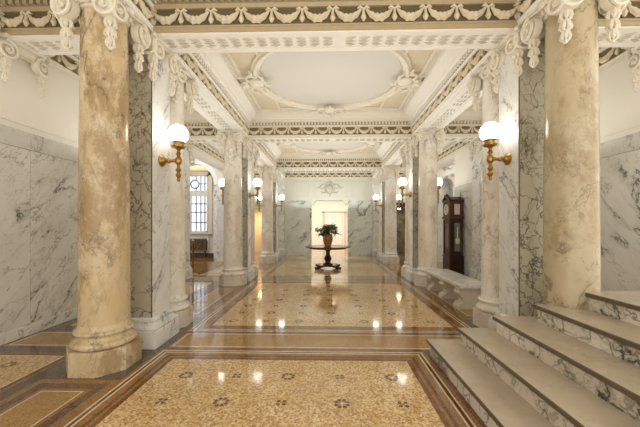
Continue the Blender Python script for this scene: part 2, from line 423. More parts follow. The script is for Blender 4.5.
def capital_parts(parent, hx, hy, round_r=None):
    """hx, hy: half sizes of abacus corners positions of volute centres"""
    b = MB()
    zt = H
    if round_r:
        b.lathe([(round_r * .97, H - .155), (round_r + .02, H - .145), (round_r + .02, H - .125), (round_r, H - .12), (round_r + .03, H - .085), (round_r + .035, H - .06), (round_r, H - .045)], 32)
        for k in range(20):
            a = 2 * PI * k / 20
            b.ball(((round_r + .028) * math.cos(a), (round_r + .028) * math.sin(a), H - .088), .028, 6, 5, 0, None, (1, 1, 1.2))
        # concave abacus
        poly = []
        R1 = .37
        for q in range(4):
            a = PI / 4 + q * PI / 2
            c0 = Vector((R1 * math.cos(a - .10), R1 * math.sin(a - .10))); c1 = Vector((R1 * math.cos(a + .10), R1 * math.sin(a + .10)))
            c2 = Vector((R1 * math.cos(a + PI / 2 - .10), R1 * math.sin(a + PI / 2 - .10)))
            poly.append(tuple(c0)); poly.append(tuple(c1))
            for t in (.2, .4, .6, .8):
                p = c1.lerp(c2, t); k = 1 - .14 * math.sin(PI * t); poly.append((p.x * k, p.y * k))
        b.prism(poly, H - .05, H - .025); b.prism([(x * 1.05, y * 1.05) for x, y in poly], H - .022, H - .002)
        b.lathe([(round_r * .9, H - .06), (round_r * .9, H - .01)], 24)
        for q in range(4):   # rosette on each abacus face
            a = q * PI / 2
            b.ball((.285 * math.cos(a), .285 * math.sin(a), H - .05), .038, 8, 6)
            for s2 in (-1, 1): b.ball((.275 * math.cos(a) - s2 * .045 * math.sin(a), .275 * math.sin(a) + s2 * .045 * math.cos(a), H - .055), .028, 6, 5)
    else:
        X, Y = hx - .0, hy - .0
        b.box(-X + .02, X - .02, -Y + .02, Y - .02, H - .16, H - .13)
        b.box(-X + .035, X - .035, -Y + .035, Y - .035, H - .13, H - .05)
        b.box(-X - .02, X + .02, -Y - .02, Y + .02, H - .05, H - .025); b.box(-X - .04, X + .04, -Y - .04, Y + .04, H - .025, H - .002)
        n = 8
        for k in range(n):
            for sy in (-1, 1): b.ball((-X + (k + .5) * 2 * X / n, sy * (Y - .03), H - .09), .034, 6, 5, 0, None, (.9, .7, 1.1))
        n = 5
        for k in range(n):
            for sx in (-1, 1): b.ball((sx * (X - .03), -Y + (k + .5) * 2 * Y / n, H - .09), .034, 6, 5, 0, None, (.7, .9, 1.1))
    cap = b.build('capital', M['capital'], parent)
    off = .20 if round_r else 0
    for sx in (-1, 1):
        for sy in (-1, 1):
            if round_r: cx, cy = sx * .215, sy * .215
            else: cx, cy = sx * (hx + .005), sy * (hy + .005)
            v = MB()
            zc = H - .18
            # two scroll faces meeting on the diagonal
            E, r_ = (.315 if round_r else .075), .118
            ex, ey = (sx * E, sy * E) if round_r else (sx * (hx + E), sy * (hy + E))
            volute(v, (ex - sx * (r_ - .01), ey - sy * .012, zc), (sx * .12, sy * 1.0, 0), r_, .10, hand=sx * sy)
            volute(v, (ex - sx * .012, ey - sy * (r_ - .01), zc), (sx * 1.0, sy * .12, 0), r_, .10, hand=-sx * sy)
            v.lathe([(.03, zc - .07), (.05, zc - .04), (.055, zc), (.05, zc + .05), (.05, zc + .11)], 10, 0, Matrix.Translation((ex - sx * .06, ey - sy * .06, 0)))
            d = Vector((sx, sy, 0)).normalized()
            v.tube([(cx + d.x * t, cy + d.y * t, zc + z) for t, z in ((-.10, .135), (.0, .145), (.07, .14), (.10, .12))], [.03, .04, .035, .02], 6)
            v.build('volute', M['capital'], cap)
            tb = MB(); tassel(tb, (cx + sx * .01, cy + sy * .01, zc - .085), .30, .062)
            tb.build('leaf_drop', M['capital'], cap)
    return cap

# ------------------------------------------------------------------ column
def make_column(shaft_mat):
    root = empty('marble_column')
    b = MB(); a8 = .32 / math.cos(PI / 8)
    b.prism([(a8 * math.cos(PI / 8 + k * PI / 4), a8 * math.sin(PI / 8 + k * PI / 4)) for k in range(8)], 0, .225)
    b.prism([((a8 + .0) * .985 * math.cos(PI / 8 + k * PI / 4), (a8) * .985 * math.sin(PI / 8 + k * PI / 4)) for k in range(8)], .225, .24)
    b.build('plinth', M['plinth'], root)
    b = MB()
    prof = [(.28, .24)]
    for k in range(9): t = PI * k / 8; prof.append((.272 + .036 * math.sin(t), .275 - .035 * math.cos(t)))
    prof += [(.272, .315), (.258, .325), (.252, .345), (.256, .362), (.262, .368)]
    for k in range(7): t = PI * k / 6; prof.append((.256 + .024 * math.sin(t), .392 - .023 * math.cos(t)))
    prof += [(.25, .418), (.248, .43), (.24, .45), (.236, .47)]
    b.lathe(prof, 48); b.build('base', shaft_mat, root)
    b = MB(); prof = []
    for k in range(17):
        t = k / 16; prof.append((.236 - .024 * t ** 1.8, .47 + (H - .155 - .47) * t))
    b.lathe(prof, 48); b.build('shaft', shaft_mat, root)
    capital_parts(root, 0, 0, .212)
    return root

def make_pier():
    root = empty('marble_pier')
    X, Y = .26, PD
    b = MB(); b.box(-X - .09, X + .09, -Y - .09, Y + .09, 0, .215, 0, None, .006); b.build('plinth', M['pier_side'], root)
    for (fx, nm) in ((0, 'x'),):
        b = MB()
        prof = [(0, .215), (.08, .215), (.085, .235), (.075, .262), (.05, .27), (.035, .29), (.03, .31), (.04, .32), (.035, .335), (.012, .345), (.0, .36)]
        path = [((-X, -Y), (-1, -1)), ((X, -Y), (1, -1)), ((X, Y), (1, 1)), ((-X, Y), (-1, 1))]
        b.sweep(prof, path, 0, closed=True)
        b.build('base', M['pier_side'], root)
    b = MB(); z0, z1 = .215, H - .14
    e = .018
    # front/back slabs with dark jointed edges and white side slabs
    vs = [(-X, -Y), (-X + e, -Y), (X - e, -Y), (X, -Y), (X, Y), (X - e, Y), (-X + e, Y), (-X, Y)]
    n = 8
    pts = [(x, y, z0) for x, y in vs] + [(x, y, z1) for x, y in vs]
    for i in range(n):
        j = (i + 1) % n
        mi = {0: 2, 1: 0, 2: 2, 3: 1, 4: 2, 5: 0, 6: 2, 7: 1}[i]
        b.add([pts[i], pts[j], pts[j + n], pts[i + n]], [(0, 1, 2, 3)], mi)
    b.add(pts, [tuple(range(n))[::-1], tuple(range(n, 2 * n))], 1)
    b.build('shaft', [M['pier_front'], M['pier_side'], M['dark']], root)
    capital_parts(root, X, Y)
    return root

col_proto = make_column(M['col']); pier_proto = make_pier()
nm_g = ['behind the camera', 'in the nearest group', 'in the middle group', 'in the farthest group']
clabels = {
 (1, -1, 0): 'tan stained round marble column, nearest on the left, on an eight sided plinth',
 (1, -1, 1): 'pale round column just behind the nearest left pier and its globe lamp',
 (2, -1, 0): 'cream round column in the left middle group, in front of its pier',
 (2, -1, 1): 'slim looking round column in the left middle group, half hidden behind its pier',
 (3, -1, 0): 'round column in the farthest left group, beside the glowing aisle doorway',
 (3, -1, 1): 'round column in the farthest left group, behind its pier next to the end wall',
 (1, 1, 0): 'honey brown round marble column rising behind the stairs on the right',
 (1, 1, 1): 'cream round column beyond the stairs, at the near end of the bench',
 (2, 1, 0): 'pale round column at the far end of the marble bench',
 (2, 1, 1): 'round column behind the right middle pier, past the far end of the bench',
 (3, 1, 0): 'white round column in the farthest right group, in front of its pier',
 (3, 1, 1): 'round column in the farthest right group, behind its pier near the end wall'}
plabels = {
 (1, -1): 'square marble pier on the left between the tan stained column and a pale column',
 (2, -1): 'square marble pier in the middle group on the left, carrying a globe lamp',
 (3, -1): 'square marble pier in the farthest group on the left',
 (1, 1): 'square marble pier on the right above the stairs, with dark veined brown front',
 (2, 1): 'square marble pier on the right beyond the bench, carrying a globe lamp',
 (3, 1): 'square marble pier in the farthest group on the right'}
first = True; firstp = True
for g in (1, 2, 3):
    for sx in (-1, 1):
        for k, dy in ((0, -.655), (1, .655)):
            c = col_proto if first else copy_tree(col_proto); first = False
            c.location = (sx * XC, GRP[g] + dy, 0)
            tag(c, clabels[(g, sx, k)], 'column', 'round marble columns')
        p = pier_proto if firstp else copy_tree(pier_proto); firstp = False
        p.location = (sx * 2.49, GRP[g], 0)
        tag(p, plabels[(g, sx)], 'pier', 'square marble piers')
for o in list(scene.objects):
    l = o.get('label')
    if l == clabels[(1, -1, 0)]: retint(o, M['col'], M['tan']); retint(o, M['plinth'], M['tan'])
    if l == clabels[(1, 1, 0)]: retint(o, M['col'], M['tan2'])

# ------------------------------------------------------------------ entablature faces
def arc_cat(a, b, drop, n=12):
    return [a.lerp(b, i / n) + Vector((0, 0, -drop * math.sin(PI * i / n) ** .8)) for i in range(n + 1)]
def ent_face(core, a, b, out, ground, mouldm=None, cornice=True):
    """swag frieze, architrave strip, dentils and cornice along a->b (x, y), projecting along out; parts of core"""
    a = Vector((*a, 0)); b = Vector((*b, 0)); o = Vector((*out, 0)); L = (b - a).length; d = (b - a) / L
    mouldm = mouldm or M['mould']
    path = [(a, o), (b, o)]
    m = MB()
    m.sweep([(0, H), (.022, H), (.022, H + .045), (.035, H + .05), (.035, H + .07), (0, H + .07)], path)
    m.build('architrave', mouldm, core)
    m = MB(); m.sweep([(-.002, H + .07), (.006, H + .07), (.006, H + .29), (-.002, H + .29)], path); m.build('frieze', ground, core)
    n = max(1, round(L / .36)); P = L / n; s = MB()
    for i in range(n):
        p0 = a + d * (P * i) + o * .03 + Vector((0, 0, H + .235)); p1 = p0 + d * P
        pts = arc_cat(p0 + d * .035, p1 - d * .035, .105, 10)
        rad = [.016 + .032 * math.sin(PI * k / 10) * (1 + .25 * (-1) ** k) for k in range(11)]
        s.tube(pts, rad, 6)
        for k in (2, 4, 5, 6, 8): s.ball(tuple(pts[k] + o * .02 + Vector((0, 0, -.012))), .02, 5, 4)
    for i in range(n + 1):
        p0 = a + d * (P * i) + o * .025 + Vector((0, 0, H + .24))
        s.tube([p0, p0 - Vector((0, 0, .05)), p0 - Vector((0, 0, .10)), p0 - Vector((0, 0, .145))], [.015, .018, .036, .014], 6)
        for q in (-1, 1):
            s.tube([p0, p0 + d * q * .04 + Vector((0, 0, .028)), p0 + d * q * .075 + Vector((0, 0, .008))], [.014, .022, .008], 5)
    s.build('garland', M['swag'], core)
    if not cornice: return
    c = MB()
    c.sweep([(0, H + .28), (.03, H + .28), (.045, H + .31), (.05, H + .32), (.05, H + .40), (.09, H + .405), (.11, H + .43), (.17, H + .45), (.19, H + .48), (.25, H + .52), (.30, H + .56), (.33, CEIL), (0, CEIL)], path)
    c.build('cornice', mouldm, core)
    g_ = MB(); g_.sweep([(.045, H + .322), (.053, H + .322), (.053, H + .398), (.045, H + .398)], path); g_.build('dentil_shade', M['dentilshade'], core)  # dark strip that paints the shade between the dentils
    nd = int(L / .085); e = MB()
    for i in range(nd):
        p = a + d * (L * (i + .5) / nd)
        q0 = p - d * .024 + o * .045; q1 = p + d * .024 + o * .095
        x0, x1 = sorted((q0.x, q1.x)); y0, y1 = sorted((q0.y, q1.y))
        e.box(x0, x1, y0, y1, H + .33, H + .395)
    e.build('dentil_course', mouldm, core)
def leaf_row(core, a, b, mat):
    """husk leaf relief and raised edges under a beam; a->b centre line, half width w"""
    a = Vector((*a, H)); b = Vector((*b, H)); L = (b - a).length; d = (b - a) / L; o = Vector((-d.y, d.x, 0))
    s = MB(); n = int(L / .17)
    for i in range(n):
        t = L * (i + .5) / n; p = a + d * t; sg = 1 if t > L / 2 else -1
        for k in (-1, 0, 1):
            q = p + o * .055 * k; e = q + d * sg * .13 + o * .02 * k
            s.tube([q, q.lerp(e, .5), e], [.01, .028, .004], 5, 0, None, .7)
    s.build('leaf_relief', M['relief'], core)
    for nm, w0, w1 in (('border', .135, .20),):
        s = MB()
        for sd in (-1, 1):
            q = [a + o * sd * w0, b + o * sd * w0, b + o * sd * w1, a + o * sd * w1]
            x0 = min(v.x for v in q); x1 = max(v.x for v in q); y0 = min(v.y for v in q); y1 = max(v.y for v in q)
            s.box(x0, x1, y0, y1, H - .014, H)
        s.build('soffit_border', mat, core)

tn = [0]
def beam(x0, x1, y0, y1):
    tn[0] += 1
    b = MB(); b.box(x0, x1, y0, y1, H, CEIL)
    return struct(b.build('trim_%d' % tn[0], M['soffit']))
# long beams over the colonnades
for sx in (-1, 1):
    x0, x1 = sorted((sx * XP0, sx * XP1))
    c = beam(x0, x1, -2.0, ZF)
    for i in range(4):
        a = GRP[i] + PD if i else -.38; b = GRP[i + 1] - PD if i < 3 else ZF
        ent_face(c, (sx * XP0, a), (sx * XP0, b), (-sx, 0), M['frieze_mid'] if i else M['frieze'], M['soffit'])  # whiter plaster puts the brighter light on these long faces into colour
        ent_face(c, (sx * XP1, a), (sx * XP1, b), (sx, 0), M['frieze_mid'], M['soffit'])
        a2 = GRP[i] + .98 if i else -.38; b2 = GRP[i + 1] - .98 if i < 3 else ZF
        leaf_row(c, (sx * XC, a2), (sx * XC, b2), M['soffit'])
# cross beams
for g in (1, 2, 3):
    y0, y1 = GRP[g] - PD, GRP[g] + PD
    c = beam(-XP0, XP0, y0, y1)
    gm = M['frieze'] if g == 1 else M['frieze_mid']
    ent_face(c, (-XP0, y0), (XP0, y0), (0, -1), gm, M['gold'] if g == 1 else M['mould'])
    ent_face(c, (-XP0, y1), (XP0, y1), (0, 1), M['frieze_mid'])
    leaf_row(c, (-XP0 + .1, GRP[g]), (XP0 - .1, GRP[g]), M['soffit'])
    for sx in (-1, 1):
        x0, x1 = sorted((sx * XP1, sx * XW))
        c = beam(x0, x1, y0, y1)
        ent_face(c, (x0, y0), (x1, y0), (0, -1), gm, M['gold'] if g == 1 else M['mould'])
        ent_face(c, (x0, y1), (x1, y1), (0, 1), M['frieze_mid'])
        leaf_row(c, (x0 + .08, GRP[g]), (x1 - .08, GRP[g]), M['soffit'])

# ------------------------------------------------------------------ ceiling
b = MB(); b.box(-XW - .55, XW + .55, -2.2, ZF + .3, CEIL, CEIL + .2)
ceiling = struct(b.build('ceiling', M['ceil']))
def flatbar(m, x0, x1, y0, y1, h=.05):
    m.box(x0, x1, y0, y1, CEIL - h, CEIL)
def barprof(m, pts, w=.07, h=.05, closed=True):
    """moulding with a rounded section swept round a rectangle"""
    n = len(pts); c = Vector((sum(p[0] for p in pts) / n, sum(p[1] for p in pts) / n))
    path = []
    for i, p in enumerate(pts):
        path.append(((p[0], p[1]), (math.copysign(1, p[0] - c.x), math.copysign(1, p[1] - c.y))))
    m.sweep([(-w / 2, CEIL), (-w / 2, CEIL - h * .4), (-w * .25, CEIL - h * .5), (-w * .2, CEIL - h), (w * .2, CEIL - h), (w * .25, CEIL - h * .5), (w / 2, CEIL - h * .4), (w / 2, CEIL)], path, closed=True)
def cartouche(parent, loc, rz=0.0, s=1.0, wall=False, name='cartouche', mat=None):
    m = MB()
    # local: face towards -z (ceiling) ; shield with scrolls and leaves
    m.ball((0, 0, 0), .14 * s, 14, 8, 0, None, (1, 1.15, .35))
    m.tube([(.17 * s * math.cos(t), .20 * s * math.sin(t), -.01) for t in [2 * PI * k / 20 for k in range(20)]], .024 * s, 6, closed=True)
    for sg in (-1, 1):
        pts = []; rad = []
        for k in range(16):
            t = k / 15; a = 2.6 - t * 5.2; rr = (.13 - .09 * t) * s
            pts.append((sg * (.25 * s + rr * math.cos(a)), .05 * s + rr * math.sin(a), -.015)); rad.append(.026 * s * (1 - .5 * t))
        m.tube(pts, rad, 6)
        m.tube([(sg * .15 * s, -.16 * s, -.01), (sg * .27 * s, -.17 * s, -.03), (sg * .36 * s, -.09 * s, -.01)], [.03 * s, .035 * s, .01 * s], 6)
        m.tube([(sg * .30 * s, .10 * s, -.01), (sg * .42 * s, .02 * s, -.02), (sg * .50 * s, .04 * s, 0)], [.03 * s, .03 * s, .008 * s], 6)
        m.ball((sg * .09 * s, .22 * s, -.02), .045 * s, 8, 5, 0, None, (1, 1, .7))
    m.tube([(0, .18 * s, -.01), (0, .28 * s, -.05), (0, .34 * s, -.01)], [.05 * s, .055 * s, .015 * s], 6)
    m.tube([(0, -.18 * s, -.01), (0, -.26 * s, -.03), (0, -.32 * s, 0)], [.04 * s, .03 * s, .01 * s], 6)
    o = m.build(name, mat or M['mould'], parent)
    o.location = loc
    o.rotation_euler = (0, 0, rz) if not wall else (PI / 2 * 1.0, 0, rz)
    return o
for i in range(4):
    y0 = GRP[i] + PD if i else -.38; y1 = GRP[i + 1] - PD if i < 3 else ZF
    cy = (y0 + y1) / 2; hy = (y1 - y0) / 2
    X = XP0 - .36; Y = hy - .36
    m = MB(); barprof(m, [(-X, cy - Y), (X, cy - Y), (X, cy + Y), (-X, cy + Y)], .08, .05); m.build('edge_moulding', M['mould'], ceiling)
    if hy < 1.5:
        m = MB(); barprof(m, [(-X + .25, cy - Y + .15), (X - .25, cy - Y + .15), (X - .25, cy + Y - .15), (-X + .25, cy + Y - .15)], .06, .04); m.build('panel_moulding', M['mould'], ceiling); continue
    rx, ry = 1.5, Y - .20
    # pale oval field with its ring
    m = MB(); N = 64
    m.add([(rx * math.cos(2 * PI * k / N), cy + ry * math.sin(2 * PI * k / N), CEIL - .004) for k in range(N)], [tuple(range(N))]); m.build('oval_field', M['ceilmid'], ceiling)
    m = MB()
    m.sweep([(-.08, CEIL), (-.075, CEIL - .05), (-.05, CEIL - .055), (-.03, CEIL - .10), (.03, CEIL - .105), (.055, CEIL - .06), (.08, CEIL - .05), (.085, CEIL)],
            [((rx * math.cos(2 * PI * k / N), cy + ry * math.sin(2 * PI * k / N)), Vector((math.cos(2 * PI * k / N), math.sin(2 * PI * k / N)))) for k in range(N)], closed=True, smooth=True)
    for k in range(96):
        a = 2 * PI * k / 96; m.ball(((rx - .1) * math.cos(a), cy + (ry - .1) * math.sin(a), CEIL - .01), .02, 5, 4)
    m.build('oval_ring', M['mould'], ceiling)
    m = MB()
    for sx in (-1, 1):
        for xx in (1.78, 1.28):
            for sy in (-1, 1):
                ye = .16 if xx > 1.5 else ry * math.sqrt(max(0, 1 - (xx / rx) ** 2)) + .12
                a0, a1 = sorted((cy + sy * ye, cy + sy * (Y - .03)))
                m.box(sx * xx - .035, sx * xx + .035, a0, a1, CEIL - .045, CEIL, 0, None, .01)
        for s2 in (-1, 1): # cross bars from the ring to the edge beside the badge
            m.box(min(sx * 1.5, sx * (X + .02)), max(sx * 1.5, sx * (X + .02)), cy + s2 * .13 - .03, cy + s2 * .13 + .03, CEIL - .07, CEIL, 0, None, .01)
        m.box(min(sx * 1.5, sx * (X + .02)), max(sx * 1.5, sx * (X + .02)), cy - .12, cy + .12, CEIL - .05, CEIL, 0, None, .01)
    for sy in (-1, 1):
        a0, a1 = sorted((cy + sy * (Y - .16), cy + sy * (Y - .11)))
        m.box(-1.25, 1.25, a0, a1, CEIL - .04, CEIL, 0, None, .01)
    m.build('panel_bars', M['mould'], ceiling)
    for (dx, dy, rz) in ((0, ry, 0), (0, -ry, PI), (rx, 0, -PI / 2), (-rx, 0, PI / 2)):
        cartouche(ceiling, (dx, cy + dy, CEIL - .11), rz, 1.0)
    for sx in (-1, 1):   # aisle ceilings: plain double panels
        xa, xb = sorted((sx * (XP1 + .36), sx * (XW - .3)))
        m = MB(); barprof(m, [(xa, y0 + .4), (xb, y0 + .4), (xb, y1 - .4), (xa, y1 - .4)], .07, .04); m.build('aisle_moulding', M['mould'], ceiling)

# ------------------------------------------------------------------ walls
DH, CB0, CB1 = 2.53, 2.53, 2.77
def arch_outline(c, r, spring, n=20):
    return [(c + r * math.cos(t), spring + r * math.sin(t)) for t in [PI - PI * k / n for k in range(n + 1)]]
def side_wall2(sx, name, ystart, ya, yb):
    m = MB()
    w0, w1 = sorted((sx * (XW + .012), sx * (XW + .55)))
    m.box(w0, w1, ystart, ya, 0, CEIL); m.box(w0, w1, yb, ZF, 0, CEIL); m.box(w0, w1, ya, yb, H, CEIL)
    w = struct(m.build(name, M['plaster']))
    for a0, b0 in ((ystart, ya), (yb, ZF)):
        n = max(1, round((b0 - a0) / 1.5))
        for i in range(n):
            a, b2 = a0 + (b0 - a0) * i / n, a0 + (b0 - a0) * (i + 1) / n
            p = MB(); p.box(*sorted((sx * XW, sx * (XW + .02))), a + .002, b2 - .002, .16, DH - .003); p.build('marble_panel', M['wall'], w)
            p = MB(); p.box(*sorted((sx * (XW - .006), sx * (XW + .02))), a + .001, b2 - .001, CB0 + .004, CB1, 0, None, .004); p.build('cap_band', M['cap'], w)
            p = MB(); p.box(*sorted((sx * (XW - .02), sx * (XW + .02))), a, b2, 0, .155, 0, None, .005); p.build('base_course', M['wall'], w)
        p = MB(); p.box(*sorted((sx * (XW - .008), sx * (XW + .012))), a0, b0, 2.85, 2.875); p.build('wall_moulding', M['plaster'], w)
    for yy, sg in ((ya, 1), (yb, -1)):
        p = MB(); p.box(*sorted((sx * (XW + .02), sx * (XW + .56))), *sorted((yy, yy + sg * .02)), 0, CB1); p.build('marble_jamb', M['pier_side'], w)
    for i in range(4):
        a = GRP[i] + PD if i else max(ystart, -.38); b2 = GRP[i + 1] - PD if i < 3 else ZF
        if sx > 0 and i == 0: a = b2 - .04
        ent_face(w, (sx * XW, a), (sx * XW, b2), (-sx, 0), M['frieze_mid'], M['mould'])
    return w
wl = side_wall2(-1, 'wall_left', -2.0, 8.56, 12.56)
wr = side_wall2(1, 'wall_right', 3.62, 10.05, 12.56)

# arched cross walls of the two wings, in line with the end of the third bay
WC = 5.3
def wing_wall(name, xa, xb, c, r, spring, y=13.4, th=.35):
    m = MB()
    m.box(xa, c - r, y, y + th, 0, WC); m.box(c + r, xb, y, y + th, 0, WC)
    n = 24; pts = [(c - r * math.cos(PI * k / n), spring + r * math.sin(PI * k / n)) for k in range(n + 1)]
    for i in range(n):
        (x_, z_), (x2, z2) = pts[i], pts[i + 1]
        m.add([(x_, y, z_), (x2, y, z2), (x2, y, WC), (x_, y, WC), (x_, y + th, z_), (x2, y + th, z2), (x2, y + th, WC), (x_, y + th, WC)], [(0, 1, 2, 3), (4, 7, 6, 5), (0, 4, 5, 1)])
    w = struct(m.build(name, M['plaster']))
    p = MB(); q0 = r * .19 + .05; prof = [(r, 0), (r, .04), (r + q0 * .3, .06), (r + q0 * .7, .06), (r + q0 * .8, .085), (r + q0, .08), (r + q0, 0)]
    vs = []; q = len(prof)
    for k in range(n + 1):
        for rr, o in prof: vs.append((c - rr * math.cos(PI * k / n), y - o, spring + rr * math.sin(PI * k / n)))
    p.add(vs, [(i * q + k, i * q + (k + 1) % q, (i + 1) * q + (k + 1) % q, (i + 1) * q + k) for i in range(n) for k in range(q)], 0, True)
    p.build('archivolt', M['soffit'], w)
    for a, b2 in ((xa, c - r), (c + r, xb)):
        p = MB(); p.box(a, b2, y - .02, y, .2, 3.1); p.build('marble_panel', M['wall'], w)
        p = MB(); p.box(a, b2, y - .05, y, 0, .2); p.build('base_course', M['pier_side'], w)
    for xx, sg in ((c - r, 1), (c + r, -1)):
        p = MB(); p.box(*sorted((xx, xx + sg * .015)), y - .02, y + th, 0, spring); p.build('marble_jamb', M['pier_side'], w)
    zt = spring + r
    p = MB(); k_ = min(1, r)
    p.tube([(c, y - .05, zt - .08 * k_), (c, y - .15, zt + .02), (c, y - .10, zt + .12 * k_), (c, y - .18, zt + .24 * k_), (c, y - .06, zt + .30 * k_)], [.05 * k_, .10 * k_, .07 * k_, .11 * k_, .06 * k_], 8)
    p.build('keystone', M['relief'], w)
    p = MB()
    for sg in (-1, 1):
        for k in range(8):
            t = k / 7; xx = c + sg * (r + .12) * (.42 + .62 * t); zz = spring + r * (1.22 - .30 * t) + .06
            p.ball((xx, y - .01, zz), .085 * k_, 7, 5, 0, None, (1.1, .5, 1))
            p.tube([(xx, y - .03, zz), (xx + sg * .07, y - .06, zz + .08), (xx + sg * .13, y - .02, zz + .04)], [.035 * k_, .035 * k_, .01], 5)
    p.build('spandrel_relief', M['relief'], w)
    return w
wing_wall('wall_left_wing', -9.5, -XW - .55, -6.10, .95, 3.33)
rw = wing_wall('wall_right_wing', XW + .55, 9.5, 5.19, .31, 3.28)
cartouche(rw, (5.15, 13.36, 4.18), 0, .95, True, 'wall_cartouche', M['relief'])
m = MB(); m.box(4.75, 5.65, 13.76, 13.9, 0, 4.0); struct(m.build('wall_niche_back', M['wall_far']))
for s_, nm in ((-1, 'left'), (1, 'right')):
    a, b2 = sorted((s_ * (XW + .55), s_ * 9.5)); y0_ = 7.5 if s_ < 0 else 9.2
    m = MB(); m.box(a, b2, y0_, 14.6, WC, WC + .2); m.box(a, b2, y0_ - .2, y0_, 0, WC + .2); m.box(*sorted((s_ * 9.5, s_ * 9.7)), y0_, 14.6, 0, WC + .2); m.box(*sorted((s_ * (XW + .012), s_ * (XW + .55))), y0_, 14.6, CEIL + .2, WC + .2)
    struct(m.build('wall_outer_' + nm + '_wing', M['plaster']))
# window wall behind the left arch
m = MB()
m.box(-9.5, -4.71, 14.0, 14.3, 0, WC, 0)
wb = struct(m.build('wall_back_wing', M['plasterwarm']))
m = MB(); m.box(-5.44, -4.72, 13.95, 14.0, .22, 3.1); m.build('marble_panel', M['wall'], wb)
m = MB(); m.box(-9.5, -5.62, 13.96, 14.0, .22, 1.12); m.build('marble_panel', M['wall'], wb)
m = MB(); m.box(-9.5, -4.72, 13.93, 14.0, 0, .20); m.build('dark_base_course', M['velvet'], wb)
m = MB()
m.box(-7.62, -7.42, 13.92, 14.0, 1.0, 4.0); m.box(-5.62, -5.44, 13.90, 14.0, 1.1, 4.0); m.box(-7.62, -5.44, 13.90, 14.0, 3.86, 4.02); m.box(-7.7, -5.4, 13.88, 14.0, 1.10, 1.17)
m.box(-7.66, -5.3, 13.94, 14.0, 4.05, 4.12); m.build('window_surround', M['plasterwarm'], wb)
# window
x0, x1 = -7.42, -5.66
wn = struct(MB().box(x0, x1, 13.955, 13.99, 2.98, 3.06).build('window_1', M['winframe']))
m = MB(); m.box(x0, x1, 13.93, 13.99, 2.88, 3.14)
for xx in (x0, -6.95, -6.10 - .04, x1 - .06):
    if xx != -6.14: m.box(xx, xx + .07, 13.94, 13.99, 1.17, 3.86)
m.box(x0, x1, 13.94, 13.99, 1.17, 1.24); m.box(x0, x1, 13.94, 13.99, 3.80, 3.86); m.box(-6.58, -6.43, 13.935, 13.99, 1.17, 2.9); m.build('window_frame', M['winframe'], wn)
m = MB()
for xx in (-6.24, -6.02, -5.83, -6.76): m.box(xx, xx + .045, 13.95, 13.985, 1.17, 3.86)
for zz in (1.62, 2.1, 2.5): m.box(x0, x1, 13.95, 13.985, zz, zz + .045)
m.box(x0, x1, 13.95, 13.985, 3.45, 3.478)
m.build('window_bars', M['muntin'], wn)
m = MB(); m.box(x0, x1, 13.992, 13.998, 1.17, 3.86); m.build('window_pane', M['pane'], wn)
m = MB(); m.tube([(-6.25 + .19 * math.cos(2 * PI * k / 28), 13.89, 3.43 + .19 * math.sin(2 * PI * k / 28)) for k in range(28)], .038, 6, closed=True)  # rim and disc stand in for a globe lamp against the window
m.build('globe_rim', M['muntin'], wn)
m = MB(); m.lathe([(.175, 0), (.175, .01)], 28, 0, Matrix.Translation((-6.25, 13.905, 3.43)) @ Matrix.Rotation(PI / 2, 4, 'X')); m.build('globe_disc', M['pane'], wn)
# radiator grille
t = empty('radiator', (-6.4, 13.87, .3)); tag(t, 'dark bronze radiator grille below the window in the left wing', 'radiator')
m = MB(); m.box(-.95, .72, -.05, .05, .06, .56, 0, None, .01); m.build('case', M['iron'], t)
m = MB()
for xx in (-.93, -.36, .16, .66): m.box(xx, xx + .035, -.075, -.045, .04, .58)
m.box(-.95, .72, -.075, -.045, .54, .59); m.box(-.95, .72, -.075, -.045, .03, .07); m.build('frame', M['brassdark'], t)
m = MB()
for k in range(3):
    m = MB(); cx = -.63 + .52 * k + (.03 if k else 0)
    m.tube([(cx + .13 * math.cos(a), -.065, .31 + .13 * math.sin(a)) for a in [2 * PI * j / 16 for j in range(16)]], .02, 5, closed=True)
    m.ball((cx, -.065, .31), .05, 8, 5)
    m.build('rosette', M['brassdark'], t)
for xx in (-.9, .6): m = MB(); m.box(xx, xx + .06, -.04, .04, -.3, .06); m.build('foot', M['iron'], t)

# far wall with the clipped doorway ------------------------------
dx0, dx1, dz = -.70, 1.02, 2.60   # opening
dx0, dx1 = -.88, 1.0
m = MB()
y0, y1 = ZF, ZF + .4
def fw(xa, xb, za, zb, mi=0): m.box(xa, xb, y0, y1, za, zb, mi)
ad = [(-3.98, -3.0, 2.36), (3.25, 4.0, 2.4)]
fw(-XW - .55, ad[0][0], 0, CEIL); fw(ad[0][1], dx0, 0, CEIL); fw(dx1, ad[1][0], 0, CEIL); fw(ad[1][1], XW + .55, 0, CEIL)
fw(ad[0][0], ad[0][1], ad[0][2], CEIL); fw(ad[1][0], ad[1][1], ad[1][2], CEIL)
zc, cc = 2.78, .22
m.add([(dx0, y0, zc - cc), (dx0 + .1, y0, zc - cc), (dx0 + .26, y0, zc), (dx1 - .26, y0, zc), (dx1 - .1, y0, zc - cc), (dx1, y0, zc - cc), (dx1, y0, CEIL), (dx0, y0, CEIL),
       (dx0, y1, zc - cc), (dx0 + .1, y1, zc - cc), (dx0 + .26, y1, zc), (dx1 - .26, y1, zc), (dx1 - .1, y1, zc - cc), (dx1, y1, zc - cc), (dx1, y1, CEIL), (dx0, y1, CEIL)],
      [(0, 1, 2, 7), (2, 3, 6, 7), (3, 4, 5, 6), (0, 8, 9, 1), (1, 9, 10, 2), (2, 10, 11, 3), (3, 11, 12, 4), (4, 12, 13, 5), (8, 15, 10, 9), (10, 15, 14, 11), (11, 14, 13, 12)])
wf = struct(m.build('wall_far', M['farplaster']))
def fslab(xa, xb, za, zb, mat, name='marble_panel', d=.02):
    p = MB(); p.box(xa + .002, xb - .002, ZF - d, ZF, za, zb); return p.build(name, mat, wf)
